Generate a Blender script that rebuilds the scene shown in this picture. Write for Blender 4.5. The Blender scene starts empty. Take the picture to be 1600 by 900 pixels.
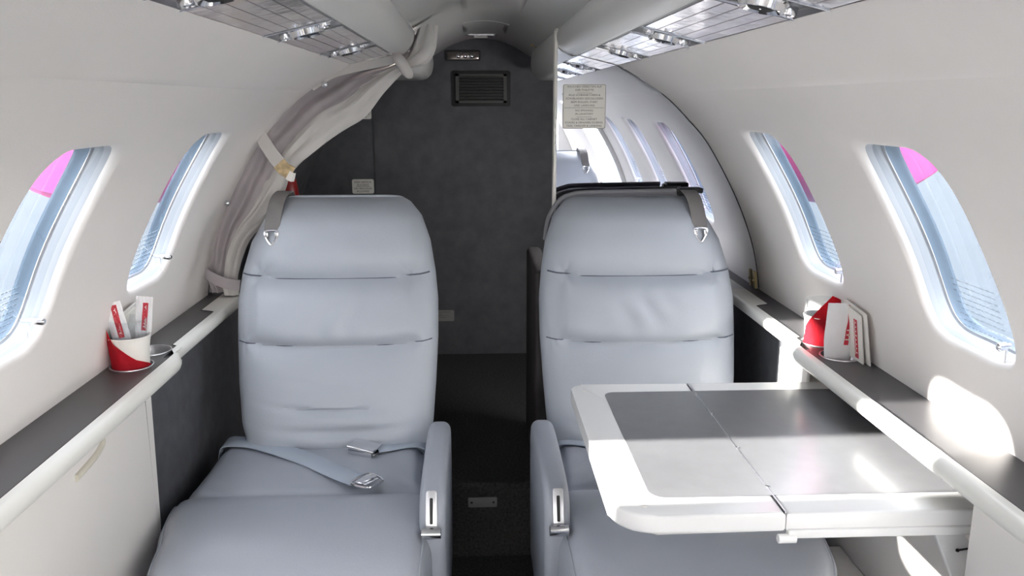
import bpy, bmesh, math, random
from mathutils import Vector, Matrix
random.seed(4)
scene = bpy.context.scene
C = scene.collection

# ------------------------------------------------------------------ camera
F_PX = 1300.0
cam_d = bpy.data.cameras.new('camera'); cam = bpy.data.objects.new('camera', cam_d); C.objects.link(cam)
cam_d.sensor_width = 36.0; cam_d.lens = 36.0*F_PX/1600.0; cam_d.clip_start = 0.02
PITCH = math.atan(289/F_PX); YAW = math.atan(60/F_PX*math.cos(PITCH))
cam.location = (-.03, 0, 1.15)
cam.rotation_euler = (math.pi/2-PITCH, 0, -YAW)
scene.camera = cam
# ------------------------------------------------------------------ sky, sun, exposure
W = bpy.data.worlds.new('sky'); scene.world = W; W.use_nodes = True
wn = W.node_tree.nodes; wl = W.node_tree.links
bg = wn['Background']
tc = wn.new('ShaderNodeTexCoord'); sx = wn.new('ShaderNodeSeparateXYZ'); cr = wn.new('ShaderNodeValToRGB')
wl.new(tc.outputs['Generated'], sx.inputs[0]); wl.new(sx.outputs['Z'], cr.inputs[0]); wl.new(cr.outputs[0], bg.inputs[0])
cr.color_ramp.elements[0].position = 0.0; cr.color_ramp.elements[0].color = (1.0, .96, .925, 1)
cr.color_ramp.elements[1].position = .8; cr.color_ramp.elements[1].color = (.97, .97, .99, 1)
bg.inputs[1].default_value = 6.0
sun_d = bpy.data.lights.new('sun', 'SUN'); sun = bpy.data.objects.new('sun', sun_d); C.objects.link(sun)
sun_d.energy = 40.0; sun_d.angle = math.radians(1.2); sun_d.color = (1.0, .91, .80)
SUN_DIR = Vector((math.cos(math.radians(16.5)), .02, -math.sin(math.radians(16.5))))
sun.rotation_euler = SUN_DIR.to_track_quat('-Z', 'Y').to_euler(); sun.location = (-6, 1, 4)
scene.view_settings.view_transform = 'Standard'; scene.view_settings.look = 'None'
scene.view_settings.gamma = 1.0; scene.view_settings.use_curve_mapping = False
scene.view_settings.exposure = 1.32
try:
    scene.cycles.max_bounces = 14; scene.cycles.diffuse_bounces = 8; scene.cycles.transparent_max_bounces = 16
    scene.cycles.caustics_reflective = False; scene.cycles.caustics_refractive = False
    scene.cycles.sample_clamp_indirect = 6.0
except Exception: pass

# ------------------------------------------------------------------ materials
def mat(name, col, rough=.5, metal=0.0, noise=0.0, nscale=20, bump=0.0, bscale=200, spec=.5, coat=0.0, trans=0.0, ior=1.45, alpha=1.0, bdist=.002, emit=None):
    m = bpy.data.materials.new(name); m.use_nodes = True
    nt = m.node_tree; b = nt.nodes['Principled BSDF']
    b.inputs['Base Color'].default_value = (*col, 1); b.inputs['Roughness'].default_value = rough
    b.inputs['Metallic'].default_value = metal; b.inputs['Specular IOR Level'].default_value = spec
    b.inputs['Coat Weight'].default_value = coat; b.inputs['Transmission Weight'].default_value = trans
    b.inputs['IOR'].default_value = ior; b.inputs['Alpha'].default_value = alpha
    t = nt.nodes.new('ShaderNodeTexCoord')
    if noise > 0:
        n = nt.nodes.new('ShaderNodeTexNoise'); n.inputs['Scale'].default_value = nscale; n.inputs['Detail'].default_value = 6
        nt.links.new(t.outputs['Object'], n.inputs['Vector'])
        r = nt.nodes.new('ShaderNodeValToRGB'); nt.links.new(n.outputs['Fac'], r.inputs[0])
        r.color_ramp.elements[0].position = .3; r.color_ramp.elements[1].position = .7
        r.color_ramp.elements[0].color = (*[max(0, c*(1-noise)) for c in col], 1)
        r.color_ramp.elements[1].color = (*[min(1, c*(1+noise)) for c in col], 1)
        nt.links.new(r.outputs[0], b.inputs['Base Color'])
    if bump > 0:
        n2 = nt.nodes.new('ShaderNodeTexNoise'); n2.inputs['Scale'].default_value = bscale; n2.inputs['Detail'].default_value = 4
        nt.links.new(t.outputs['Object'], n2.inputs['Vector'])
        bp = nt.nodes.new('ShaderNodeBump'); bp.inputs['Strength'].default_value = bump; bp.inputs['Distance'].default_value = bdist
        nt.links.new(n2.outputs['Fac'], bp.inputs['Height']); nt.links.new(bp.outputs[0], b.inputs['Normal'])
    if emit:
        b.inputs['Emission Color'].default_value = (*emit[0], 1); b.inputs['Emission Strength'].default_value = emit[1]
    return m
M = {}
M['wall'] = mat('sidewall_vinyl', (.87, .84, .82), .55, noise=.012, nscale=6, bump=.15, bscale=500)
M['reveal'] = mat('window_reveal', (.46, .49, .53), .35)
M['oframe'] = mat('outer_window_frame', (.20, .27, .35), .35)
M['ceil'] = mat('ceiling_vinyl', (.62, .62, .61), .5, noise=.01, nscale=6)
M['valance'] = mat('valance_vinyl', (.74, .74, .73), .38)
M['leather'] = mat('grey_blue_leather', (.375, .405, .455), .40, noise=.03, nscale=5, bump=.35, bscale=260, bdist=.0008)
M['leather2'] = mat('grey_blue_leather_arm', (.355, .380, .435), .38, noise=.03, nscale=5, bump=.3, bscale=260, bdist=.0008)
M['crease'] = mat('seam_thread', (.10, .11, .14), .8)
M['belt'] = mat('belt_webbing', (.40, .45, .53), .6, bump=.5, bscale=600)
M['harness'] = mat('harness_webbing', (.20, .19, .19), .6, bump=.5, bscale=600)
M['reartrim'] = mat('dark_grey_seat_back', (.17, .17, .185), .6)
M['chrome'] = mat('chrome', (.82, .82, .84), .12, metal=1)
M['brushed'] = mat('brushed_steel', (.60, .60, .62), .33, metal=1)
M['plate'] = mat('polished_plate', (.86, .84, .88), .15, metal=.65, bump=.16, bscale=6, bdist=.03)
M['dark'] = mat('charcoal_carpet', (.05, .05, .055), .95, noise=.25, nscale=90, bump=.8, bscale=700)
M['darkpanel'] = mat('charcoal_panel', (.085, .088, .098), .7, noise=.15, nscale=30, bump=.3, bscale=400)
M['backfab'] = mat('charcoal_wall_fabric', (.12, .12, .130), .9, noise=.14, nscale=24, bump=.6, bscale=500)
M['floor'] = mat('black_floor_carpet', (.060, .060, .060), .97, noise=.5, nscale=160, bump=1.0, bscale=500, bdist=.004)
M['ledge'] = mat('grey_ledge_laminate', (.072, .070, .074), .38, noise=.03, nscale=50)
M['rail'] = mat('cream_rail', (.76, .755, .715), .30)
M['cab'] = mat('cream_cabinet', (.80, .775, .745), .42, noise=.01, nscale=8)
M['recess'] = mat('beige_recess', (.62, .59, .50), .45)
M['groove'] = mat('joint_shadow_line', (.22, .21, .18), .8)
M['black'] = mat('black_rubber', (.015, .015, .017), .6)
M['tablewhite'] = mat('white_table_frame', (.80, .80, .80), .28)
M['inlay'] = mat('grey_table_inlay', (.17, .172, .182), .22, noise=.03, nscale=40)
M['curtain'] = mat('mauve_grey_curtain', (.44, .405, .42), .85, noise=.03, nscale=30, bump=.2, bscale=500)
M['curtain2'] = mat('pale_grey_curtain', (.63, .61, .59), .85, noise=.02, nscale=30, bump=.2, bscale=500)
M['tan'] = mat('tan_hook_tape', (.55, .42, .24), .8, noise=.3, nscale=80)
M['placard'] = mat('cream_placard', (.90, .88, .82), .45)
M['ink'] = mat('grey_ink', (.17, .15, .14), .7)
M['cup'] = mat('white_paper', (.83, .81, .77), .6)
M['red'] = mat('red_napkin', (.62, .012, .03), .75, noise=.12, nscale=60, bump=.4, bscale=120)
M['redband'] = mat('red_print', (.55, .03, .05), .4)
M['foil'] = mat('white_foil', (.84, .84, .86), .25, bump=.5, bscale=45, bdist=.004)
M['paper'] = mat('booklet_paper', (.72, .68, .66), .6)
M['pink'] = mat('pink_engine_paint', (.80, .10, .34), .35)
M['apron'] = mat('airport_apron', (.034, .047, .062), .9, noise=.08, nscale=.6)
M['grass'] = mat('grass_strip', (.040, .066, .055), .95, noise=.2, nscale=2)
M['taxiway'] = mat('pale_taxiway', (.055, .08, .092), .9, noise=.04, nscale=.5)
M['fireext'] = mat('red_cylinder_paint', (.30, .02, .02), .35)
M['brass'] = mat('aged_brass', (.45, .36, .18), .4, metal=.6)
M['grille'] = mat('dark_grille_plastic', (.055, .055, .052), .5)
mm = bpy.data.materials.new('mirror_glass'); mm.use_nodes = True
b = mm.node_tree.nodes['Principled BSDF']; b.inputs['Base Color'].default_value = (.86, .89, .97, 1); b.inputs['Metallic'].default_value = 1; b.inputs['Roughness'].default_value = .004
M['mirror'] = mm
def pane_mat(name, tint, refl=.07):
    m = bpy.data.materials.new(name); m.use_nodes = True; nt = m.node_tree
    for n in list(nt.nodes):
        if n.type != 'OUTPUT_MATERIAL': nt.nodes.remove(n)
    out = [n for n in nt.nodes if n.type == 'OUTPUT_MATERIAL'][0]
    t = nt.nodes.new('ShaderNodeBsdfTransparent'); t.inputs[0].default_value = (*tint, 1)
    g = nt.nodes.new('ShaderNodeBsdfGlossy'); g.inputs['Roughness'].default_value = .02
    lw = nt.nodes.new('ShaderNodeLayerWeight'); lw.inputs[0].default_value = .5
    pw = nt.nodes.new('ShaderNodeMath'); pw.operation = 'POWER'; pw.inputs[1].default_value = 5
    ma = nt.nodes.new('ShaderNodeMath'); ma.operation = 'MULTIPLY_ADD'; ma.inputs[1].default_value = .7; ma.inputs[2].default_value = .04
    nt.links.new(lw.outputs['Facing'], pw.inputs[0]); nt.links.new(pw.outputs[0], ma.inputs[0])
    mx = nt.nodes.new('ShaderNodeMixShader'); 
    nt.links.new(ma.outputs[0], mx.inputs[0]); nt.links.new(t.outputs[0], mx.inputs[1]); nt.links.new(g.outputs[0], mx.inputs[2])
    nt.links.new(mx.outputs[0], out.inputs[0]); return m
M['pane'] = pane_mat('acrylic_pane', (.630, .650, .672))
M['clear'] = pane_mat('clear_plastic', (.93, .94, .95))

# ------------------------------------------------------------------ helpers
def obj(name, bm, m, parent=None, smooth=True, label=None, kind=None, recalc=True, extra=()):
    if recalc: bmesh.ops.recalc_face_normals(bm, faces=bm.faces[:])
    me = bpy.data.meshes.new(name); bm.to_mesh(me); bm.free()
    if m is not None: me.materials.append(m)
    for e in extra: me.materials.append(e)
    if smooth:
        for p in me.polygons: p.use_smooth = True
        try: me.set_sharp_from_angle(angle=math.radians(38))
        except Exception: pass
    o = bpy.data.objects.new(name, me); C.objects.link(o)
    if parent is not None: o.parent = parent
    if label: o['label'] = label
    if kind: o['kind'] = kind
    return o
def thing(name, label, cat, loc=(0, 0, 0), group=None):
    o = bpy.data.objects.new(name, None); C.objects.link(o); o.location = loc; o.empty_display_size = .05
    o['label'] = label; o['category'] = cat
    if group: o['group'] = group
    return o
def tag(o, label, cat, group=None):
    o['label'] = label; o['category'] = cat
    if group: o['group'] = group
    return o
def shift(o, loc):
    """give a mesh child local coordinates below an Empty that sits at loc"""
    o.data.transform(Matrix.Translation(-Vector(loc))); return o
class Thing:
    def __init__(s, name, label, cat, loc, group=None):
        s.loc = Vector(loc); s.o = thing(name, label, cat, loc, group)
    def part(s, name, bm, m, parent=None, **k):
        o = obj(name, bm, m, parent or s.o, **k); shift(o, s.loc); return o
def box(bm, x0, x1, y0, y1, z0, z1, bev=0.0, seg=3):
    vs = [bm.verts.new((x, y, z)) for x in (x0, x1) for y in (y0, y1) for z in (z0, z1)]
    fs = [bm.faces.new([vs[i] for i in f]) for f in ((0, 1, 3, 2), (4, 6, 7, 5), (0, 4, 5, 1), (2, 3, 7, 6), (0, 2, 6, 4), (1, 5, 7, 3))]
    if bev > 0:
        es = list({e for f in fs for e in f.edges})
        bmesh.ops.bevel(bm, geom=es, offset=bev, segments=seg, affect='EDGES', profile=.5)
    return bm
def bbox(*a, **k):
    bm = bmesh.new(); return box(bm, *a, **k)
def prism(bm, pts, thick, origin, ux, uy, un, bev=0.0, seg=3):
    """polygon pts in (ux,uy), extruded along un"""
    o = Vector(origin); ux = Vector(ux); uy = Vector(uy); un = Vector(un)
    a = [bm.verts.new(o+ux*p[0]+uy*p[1]) for p in pts]; b = [bm.verts.new(o+ux*p[0]+uy*p[1]+un*thick) for p in pts]
    n = len(pts); fa = bm.faces.new(a); fb = bm.faces.new(b[::-1])
    for i in range(n): bm.faces.new([a[i], b[i], b[(i+1) % n], a[(i+1) % n]])
    if bev > 0:
        es = list({e for e in list(fa.edges)+list(fb.edges)})
        bmesh.ops.bevel(bm, geom=es, offset=bev, segments=seg, affect='EDGES', profile=.5)
    return bm
def rrect(x0, x1, y0, y1, r, n=6):
    rs = r if isinstance(r, (list, tuple)) else [r]*4   # corners: (x1,y1) (x0,y1) (x0,y0) (x1,y0)
    out = []
    for k, (cx, cy, sx_, sy_) in enumerate(((x1, y1, -1, -1), (x0, y1, 1, -1), (x0, y0, 1, 1), (x1, y0, -1, 1))):
        rr = rs[k]; a0 = k*math.pi/2
        if rr <= 0: out.append((cx, cy)); continue
        for i in range(n+1):
            a = a0+i*math.pi/2/n
            out.append((cx+sx_*rr+rr*math.cos(a), cy+sy_*rr+rr*math.sin(a)))
    return out
def tube(bm, pts, r, n=10, caps=True, closed=False):
    pts = [Vector(p) for p in pts]; rings = []; N = len(pts)
    up = Vector((0, 0, 1)); prev = None
    for i, p in enumerate(pts):
        if closed: t = pts[(i+1) % N]-pts[i-1]
        else: t = pts[min(i+1, N-1)]-pts[max(i-1, 0)]
        t.normalize()
        if prev is None:
            a = t.cross(up)
            if a.length < 1e-3: a = t.cross(Vector((1, 0, 0)))
        else: a = prev-t*prev.dot(t)
        a.normalize(); prev = a; bb = t.cross(a)
        rr = r[i] if isinstance(r, (list, tuple)) else r
        rings.append([bm.verts.new(p+a*rr*math.cos(2*math.pi*k/n)+bb*rr*math.sin(2*math.pi*k/n)) for k in range(n)])
    m = N if closed else N-1
    for i in range(m):
        A, B = rings[i], rings[(i+1) % N]
        for k in range(n): bm.faces.new([A[k], A[(k+1) % n], B[(k+1) % n], B[k]])
    if caps and not closed:
        bm.faces.new(rings[0][::-1]); bm.faces.new(rings[-1])
    return bm
def lathe(bm, prof, c, n=32, axis=Vector((0, 0, 1)), cap0=False, cap1=False):
    axis = Vector(axis).normalized(); a = axis.orthogonal().normalized(); bb = axis.cross(a); c = Vector(c); rings = []
    for (r, h) in prof:
        rings.append([bm.verts.new(c+axis*h+(a*math.cos(2*math.pi*k/n)+bb*math.sin(2*math.pi*k/n))*max(r, 1e-5)) for k in range(n)])
    for A, B in zip(rings, rings[1:]):
        for k in range(n): bm.faces.new([A[k], A[(k+1) % n], B[(k+1) % n], B[k]])
    if cap0: bm.faces.new(rings[0][::-1])
    if cap1: bm.faces.new(rings[-1])
    return bm
def catmull(pts, n=6, closed=False):
    P = [Vector(p) for p in pts]; out = []; N = len(P)
    for i in range(N if closed else N-1):
        p0 = P[i-1] if (i > 0 or closed) else P[0]*2-P[1]
        p1 = P[i]; p2 = P[(i+1) % N]
        p3 = P[(i+2) % N] if (i+2 < N or closed) else P[-1]*2-P[-2]
        for k in range(n):
            t = k/n
            out.append(.5*((2*p1)+(-p0+p2)*t+(2*p0-5*p1+4*p2-p3)*t*t+(-p0+3*p1-3*p2+p3)*t**3))
    if not closed: out.append(P[-1].copy())
    return out
def grid(bm, f, nu, nv, closed_u=False):
    V = [[bm.verts.new(f(i/nu, j/nv)) for i in range(nu if closed_u else nu+1)] for j in range(nv+1)]
    for j in range(nv):
        for i in range(nu):
            i2 = (i+1) % nu if closed_u else i+1
            bm.faces.new([V[j][i], V[j][i2], V[j+1][i2], V[j+1][i]])
    return V
def ribbon(bm, pts, width, thick, wdir, n=6):
    """flat strap: pts spine, wdir width direction (vector or list)"""
    P = catmull(pts, n); N = len(P)
    if isinstance(wdir, list): D = catmull(wdir, n)
    else: D = [Vector(wdir)]*N
    rings = []
    for i in range(N):
        t = (P[min(i+1, N-1)]-P[max(i-1, 0)]).normalized()
        w = D[i]-t*D[i].dot(t); w.normalize(); nn = t.cross(w)
        wd = width*.5; th = thick*.5
        rings.append([bm.verts.new(P[i]+w*a*wd+nn*c*th) for a, c in ((-1, -.6), (-.96, -1), (.96, -1), (1, -.6), (1, .6), (.96, 1), (-.96, 1), (-1, .6))])
    for A, B in zip(rings, rings[1:]):
        for k in range(8): bm.faces.new([A[k], A[(k+1) % 8], B[(k+1) % 8], B[k]])
    bm.faces.new(rings[0][::-1]); bm.faces.new(rings[-1])
    return bm
def text_bm(body, size, origin, ux, uy, align='CENTER', spacing=1.0, depth=.0003):
    cu = bpy.data.curves.new('t', 'FONT'); cu.body = body; cu.size = size; cu.align_x = align; cu.align_y = 'TOP'; cu.space_line = spacing
    cu.resolution_u = 2
    to = bpy.data.objects.new('t', cu); C.objects.link(to)
    dg = bpy.context.evaluated_depsgraph_get(); me = bpy.data.meshes.new_from_object(to.evaluated_get(dg))
    bm = bmesh.new(); bm.from_mesh(me)
    ux = Vector(ux); uy = Vector(uy); un = ux.cross(uy); o = Vector(origin)
    for v in bm.verts: v.co = o+ux*v.co.x+uy*v.co.y+un*v.co.z
    bpy.data.objects.remove(to); bpy.data.curves.remove(cu); bpy.data.meshes.remove(me)
    return bm
def interp(x, xs, ys):
    if x <= xs[0]: return ys[0]
    for i in range(1, len(xs)):
        if x <= xs[i]:
            t = (x-xs[i-1])/(xs[i]-xs[i-1]); return ys[i-1]*(1-t)+ys[i]*t
    return ys[-1]

# ------------------------------------------------------------------ fuselage section
PROF = [(.690, -.02), (.690, .10), (.690, .30), (.689, .50), (.687, .62), (.680, .69), (.658, .80), (.610, .92), (.535, 1.05), (.478, 1.115), (.425, 1.165), (.362, 1.207), (.31, 1.235)]
_pp = catmull([(p[0], 0, p[1]) for p in PROF], 8)
_pz = [p.z for p in _pp]; _px = [p.x for p in _pp]
def wx(z): return interp(z, _pz, _px)
Z0, ZW0, ZW1, Z2 = -.01, .74, 1.155, 1.237
def ring_cell(bm, f, y0, y1, z0, z1, outline, ny, nz, K, bevel=None):
    """rectangle in parameter space with a hole; f maps (y,z,depth) to 3D"""
    cy = sum(p[0] for p in outline)/len(outline); cz = sum(p[1] for p in outline)/len(outline)
    rect = []
    for i in range(ny): rect.append((y0+(y1-y0)*i/ny, z0))
    for i in range(nz): rect.append((y1, z0+(z1-z0)*i/nz))
    for i in range(ny): rect.append((y1-(y1-y0)*i/ny, z1))
    for i in range(nz): rect.append((y0, z1-(z1-z0)*i/nz))
    # resample outline by angle matching
    def hit(a):
        n = len(outline); d = (math.cos(a), math.sin(a)); best = None
        for i in range(n):
            p = outline[i]; q = outline[(i+1) % n]
            ex, ez = q[0]-p[0], q[1]-p[1]; den = d[0]*ez-d[1]*ex
            if abs(den) < 1e-12: continue
            t = ((p[0]-cy)*ez-(p[1]-cz)*ex)/den; u = ((p[0]-cy)*d[1]-(p[1]-cz)*d[0])/den
            if t > 0 and -1e-9 <= u <= 1+1e-9: best = t if best is None else max(best, t)
        return (cy+d[0]*best, cz+d[1]*best)
    inner = [hit(math.atan2((p[1]-cz)/(z1-z0)*.28, (p[0]-cy)/(y1-y0)*.22)) for p in rect]
    N = len(rect); rings = []
    for k in range(K+1):
        t = k/K; t = 1-(1-t)**1.6
        rings.append([bm.verts.new(f(r[0]*(1-t)+q[0]*t, r[1]*(1-t)+q[1]*t, 0)) for r, q in zip(rect, inner)])
    if bevel:
        for (ins, dep) in bevel:
            rg = []
            for q in inner:
                dy, dz = cy-q[0], cz-q[1]; L = math.hypot(dy, dz)
                rg.append(bm.verts.new(f(q[0]+dy/L*ins, q[1]+dz/L*ins, dep)))
            rings.append(rg)
    for A, B in zip(rings, rings[1:]):
        for k in range(N): bm.faces.new([A[k], A[(k+1) % N], B[(k+1) % N], B[k]])
    return inner, (cy, cz)
def soutline(cy, cz, a, b, n=3.6, N=72):
    out = []
    for i in range(N):
        t = 2*math.pi*i/N; c, s = math.cos(t), math.sin(t)
        out.append((cy+a*math.copysign(abs(c)**(2/n), c), cz+b*math.copysign(abs(s)**(2/n), s)))
    return out
RDIR = Vector((math.cos(math.radians(14)), 0, math.sin(math.radians(14))))
BEV = .012
def wall_bm(side, segs):
    """segs: list of (y0,y1,kind) kind 'win'/'solid'/'door'"""
    bm = bmesh.new(); wins = []
    def f(y, z, d):
        x = wx(z)
        return Vector((side*(x+RDIR.x*d), y, z+RDIR.z*d))
    for (y0, y1, kind) in segs:
        if kind == 'door':
            grid(bm, lambda u, v: f(y0+(y1-y0)*u, 1.16+(Z2-1.16)*v, 0), 4, 3); continue
        grid(bm, lambda u, v: f(y0+(y1-y0)*u, Z0+(ZW0-Z0)*v, 0), 4, 20)
        grid(bm, lambda u, v: f(y0+(y1-y0)*u, ZW1+(Z2-ZW1)*v, 0), 4, 5)
        if kind == 'solid':
            grid(bm, lambda u, v: f(y0+(y1-y0)*u, ZW0+(ZW1-ZW0)*v, 0), 4, 24)
        else:
            cy = (y0+y1)/2
            ol = soutline(cy, .954, .116, .151, 5.2)
            bev = [(BEV*math.sin(a), BEV*(1-math.cos(a))) for a in [math.radians(t) for t in (15, 30, 45, 60, 75, 90)]]
            inner, c = ring_cell(bm, f, y0, y1, ZW0, ZW1, ol, 20, 24, 8, bevel=bev)
            wins.append((inner, c))
    bmesh.ops.remove_doubles(bm, verts=bm.verts[:], dist=1e-5)
    return bm, wins, f
def seg_list(side):
    if side < 0:
        return [(-1.8, -.675, 'solid')]+[(-.675+.5*i, -.175+.5*i, 'win') for i in range(5)]+[(1.825, 2.0, 'solid')]
    return [(-1.8, -.55, 'solid'), (-.55, .22, 'door'), (.22, .325, 'solid')]+[(.325+.5*i, .825+.5*i, 'win') for i in range(3)]+[(1.825, 2.0, 'solid')]
wn_ = 0
WINDOWS = []
for side, nm in ((-1, 'wall_left'), (1, 'wall_right')):
    bm, wins, f = wall_bm(side, seg_list(side))
    obj(nm, bm, M['wall'], kind='structure')
    for inner, c in wins[::-1]:
        wn_ += 1
        cy, cz = c
        # reveal: straight duct out to the outer pane with a small step
        bm = bmesh.new(); rings = []
        for ins, dep in ((BEV, BEV), (BEV+.001, BEV+.003), (BEV+.0015, .033), (BEV+.004, .035), (BEV+.004, .037)):
            rg = []
            for q in inner:
                dy, dz = cy-q[0], cz-q[1]; L = math.hypot(dy, dz)
                rg.append(bm.verts.new(f(q[0]+dy/L*ins, q[1]+dz/L*ins, dep)))
            rings.append(rg)
        N = len(inner)
        for A, B in zip(rings, rings[1:]):
            for k in range(N): bm.faces.new([A[k], A[(k+1) % N], B[(k+1) % N], B[k]])
        w = obj('window_%d' % wn_, bm, M['reveal'], kind='structure')
        bm = bmesh.new(); rings = []
        for ins, dep in ((BEV+.004, .037), (BEV+.002, .038), (BEV+.003, .048), (BEV+.005, .051), (BEV+.005, .056)):
            rg = []
            for q in inner:
                dy, dz = cy-q[0], cz-q[1]; L = math.hypot(dy, dz)
                rg.append(bm.verts.new(f(q[0]+dy/L*ins, q[1]+dz/L*ins, dep)))
            rings.append(rg)
        for A, B in zip(rings, rings[1:]):
            for k in range(N): bm.faces.new([A[k], A[(k+1) % N], B[(k+1) % N], B[k]])
        obj('outer_frame', bm, M['oframe'], w)
        for nmp, ins, dep in (('inner_pane', BEV+.0005, .021), ('outer_pane', BEV+.0052, .053)):
            bm = bmesh.new(); cv = bm.verts.new(f(cy, cz, dep)); K = 5; pr = None; rings = []
            for k in range(1, K+1):
                t = k/K; rg = []
                for q in inner:
                    dy, dz = cy-q[0], cz-q[1]; L = math.hypot(dy, dz)
                    qy, qz = q[0]+dy/L*ins, q[1]+dz/L*ins
                    rg.append(bm.verts.new(f(cy+(qy-cy)*t, cz+(qz-cz)*t, dep)))
                rings.append(rg)
            for k in range(N): bm.faces.new([cv, rings[0][k], rings[0][(k+1) % N]])
            for A, B in zip(rings, rings[1:]):
                for k in range(N): bm.faces.new([A[k], A[(k+1) % N], B[(k+1) % N], B[k]])
            obj(nmp, bm, M['pane'], w)
        # dark sealing bead where the outer frame starts
        bm = bmesh.new()
        pts = []
        for q in inner:
            dy, dz = cy-q[0], cz-q[1]; L = math.hypot(dy, dz); pts.append(f(q[0]+dy/L*(BEV+.0038), q[1]+dz/L*(BEV+.0038), .036))
        tube(bm, pts, .0009, 6, closed=True); obj('seal_bead', bm, M['brushed'], w)
        if side*0+cy > 0:
            # etched notice near the bottom of the inner pane: rows of tiny marks
            bm = bmesh.new()
            for r in range(9):
                z = .905-r*.0085; y = cy-.06
                while y < cy+.035:
                    wdt = random.uniform(.004, .012)
                    a = f(y, z, .0200); b2 = f(y+wdt, z, .0200); c2 = f(y+wdt, z+.0018, .0200); d2 = f(y, z+.0018, .0200)
                    bm.faces.new([bm.verts.new(v) for v in (a, b2, c2, d2)]); y += wdt+.003
            obj('etched_notice', bm, M['etch'] if 'etch' in M else M.setdefault('etch', mat('etched_ink', (.25, .30, .36), .8, alpha=.5)), w)
            # shade latch pin
            ly = cy+.078 if side < 0 else cy-.060
            lz = .848 if side < 0 else .835
            p0 = f(ly, lz, .022); p1 = Vector((side*(wx(lz)-.010), ly, lz+.004)) if side < 0 else Vector((side*(wx(lz)+.004), ly, lz+.003))
            bm = bmesh.new(); tube(bm, [p0, p0.lerp(p1, .3), p0.lerp(p1, .32), p0.lerp(p1, .9), p1], [.0035, .0035, .0055, .0055, .0035], 12)
            lt = obj('shade_latch', bm, M['chrome'], w)
            bm = bmesh.new(); d = (p1-p0)
            q0 = p0+d*.25
            tube(bm, [q0, q0+Vector((-side*.000, -.002, -.028))], .0016, 8); obj('latch_pin', bm, M['chrome'], lt)
        WINDOWS.append(w)
# panel seam strips: the overhead panel laps over the window panel
for side, nm in ((-1, 'trim_1'), (1, 'trim_2')):
    bm = bmesh.new()
    zt, zb = 1.236, 1.172
    def f(u, v):
        z = zb+(zt-zb)*v; x = wx(z)-.0028
        return Vector((side*x, -1.8+3.78*u, z))
    grid(bm, f, 2, 8)
    grid(bm, lambda u, v: Vector((side*(wx(zb)-.0028+.0045*v), -1.8+3.78*u, zb)), 2, 1)
    bmesh.ops.remove_doubles(bm, verts=bm.verts[:], dist=1e-5)
    obj(nm, bm, M['wall'], kind='structure')

# ------------------------------------------------------------------ ceiling, valances, aft room
def ceil_z(x): return 1.376-.060*(min(abs(x), .168)/.168)**2-max(0, abs(x)-.168)*.25
bm = bmesh.new(); grid(bm, lambda u, v: Vector((-.172+.344*u, -1.8+4.92*v, ceil_z(-.172+.344*u))), 24, 4)
grid(bm, lambda u, v: Vector((-.172-.53*u, 2.0+1.12*v, ceil_z(-.172-.53*u))), 8, 2)
grid(bm, lambda u, v: Vector((.172+.53*u, 2.0+1.12*v, ceil_z(.172+.53*u))), 8, 2)
obj('ceiling', bm, M['ceil'], kind='structure')
def sweepY(prof, y0, y1, ny=1, cap=False):
    bm = bmesh.new(); V = [[bm.verts.new((p[0], y0+(y1-y0)*j/ny, p[1])) for p in prof] for j in range(ny+1)]
    for j in range(ny):
        for i in range(len(prof)-1): bm.faces.new([V[j][i], V[j][i+1], V[j+1][i+1], V[j+1][i]])
    if cap:
        bm.faces.new(V[-1])
    return bm
def sm2(pts, n=6): return [(p.x, p.z) for p in catmull([(a, 0, b) for a, b in pts], n)]
VAL = [(.170, 1.322), (.163, 1.305), (.166, 1.284), (.181, 1.266), (.205, 1.259), (.216, 1.2605)]
AFT = [(.170, 1.330), (.164, 1.30), (.163, 1.27), (.172, 1.242), (.195, 1.226), (.24, 1.224), (.33, 1.225)]
for side, nm in ((-1, 'trim_3'), (1, 'trim_4')):
    bm = sweepY([(side*x, z) for x, z in sm2(VAL)], -1.8, 2.01)
    obj(nm, bm, M['valance'], kind='structure')
for side, nm in ((-1, 'trim_5'), (1, 'trim_6')):
    bm = sweepY([(side*x, z) for x, z in sm2(AFT)+[(.33, 1.34)]], 2.03, 2.88, cap=True)
    obj(nm, bm, M['valance'], kind='structure')
# backing above the service panels (closes the slot between valance and sidewall)
for side, nm in ((-1, 'trim_7'), (1, 'trim_8')):
    bm = sweepY([(side*.216, 1.2600), (side*.216, 1.272), (side*.312, 1.252), (side*.312, 1.236)], -1.8, 2.0)
    obj(nm, bm, M['valance'], kind='structure')
# aft lavatory compartment
bm = bmesh.new(); grid(bm, lambda u, v: Vector((-.72+1.44*u, 3.10, .15+1.3*v)), 4, 4)
obj('wall_back', bm, M['backfab'], kind='structure')
for side, nm in ((-1, 'wall_aft_left'), (1, 'wall_aft_right')):
    bm = bmesh.new(); grid(bm, lambda u, v: Vector((side*wx(.19+1.06*v), 2.0+1.1*u, .19+1.06*v)), 2, 30)
    obj(nm, bm, M['backfab'], kind='structure')
bm = bmesh.new()
box(bm, -.75, .75, 1.97, 3.12, .12, .20)
obj('floor', bm, M['floor'], smooth=False, kind='structure')
bm = bmesh.new(); box(bm, -.75, .75, -1.85, 1.97, -.04, 0)
obj('floor_aisle', bm, M['floor'], smooth=False, kind='structure')
for side, nm in ((-1, 'floor_platform_left'), (1, 'floor_platform_right')):
    x0, x1 = sorted((side*.115, side*.70))
    bm = bbox(x0, x1, .25, 1.965, 0.0, .14, bev=.006); obj(nm, bm, M['floor'], kind='structure')
bm = bbox(-.16, .16, 1.963, 1.985, -.01, .204, bev=.008); obj('trim_9', bm, M['floor'], kind='structure')
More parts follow.
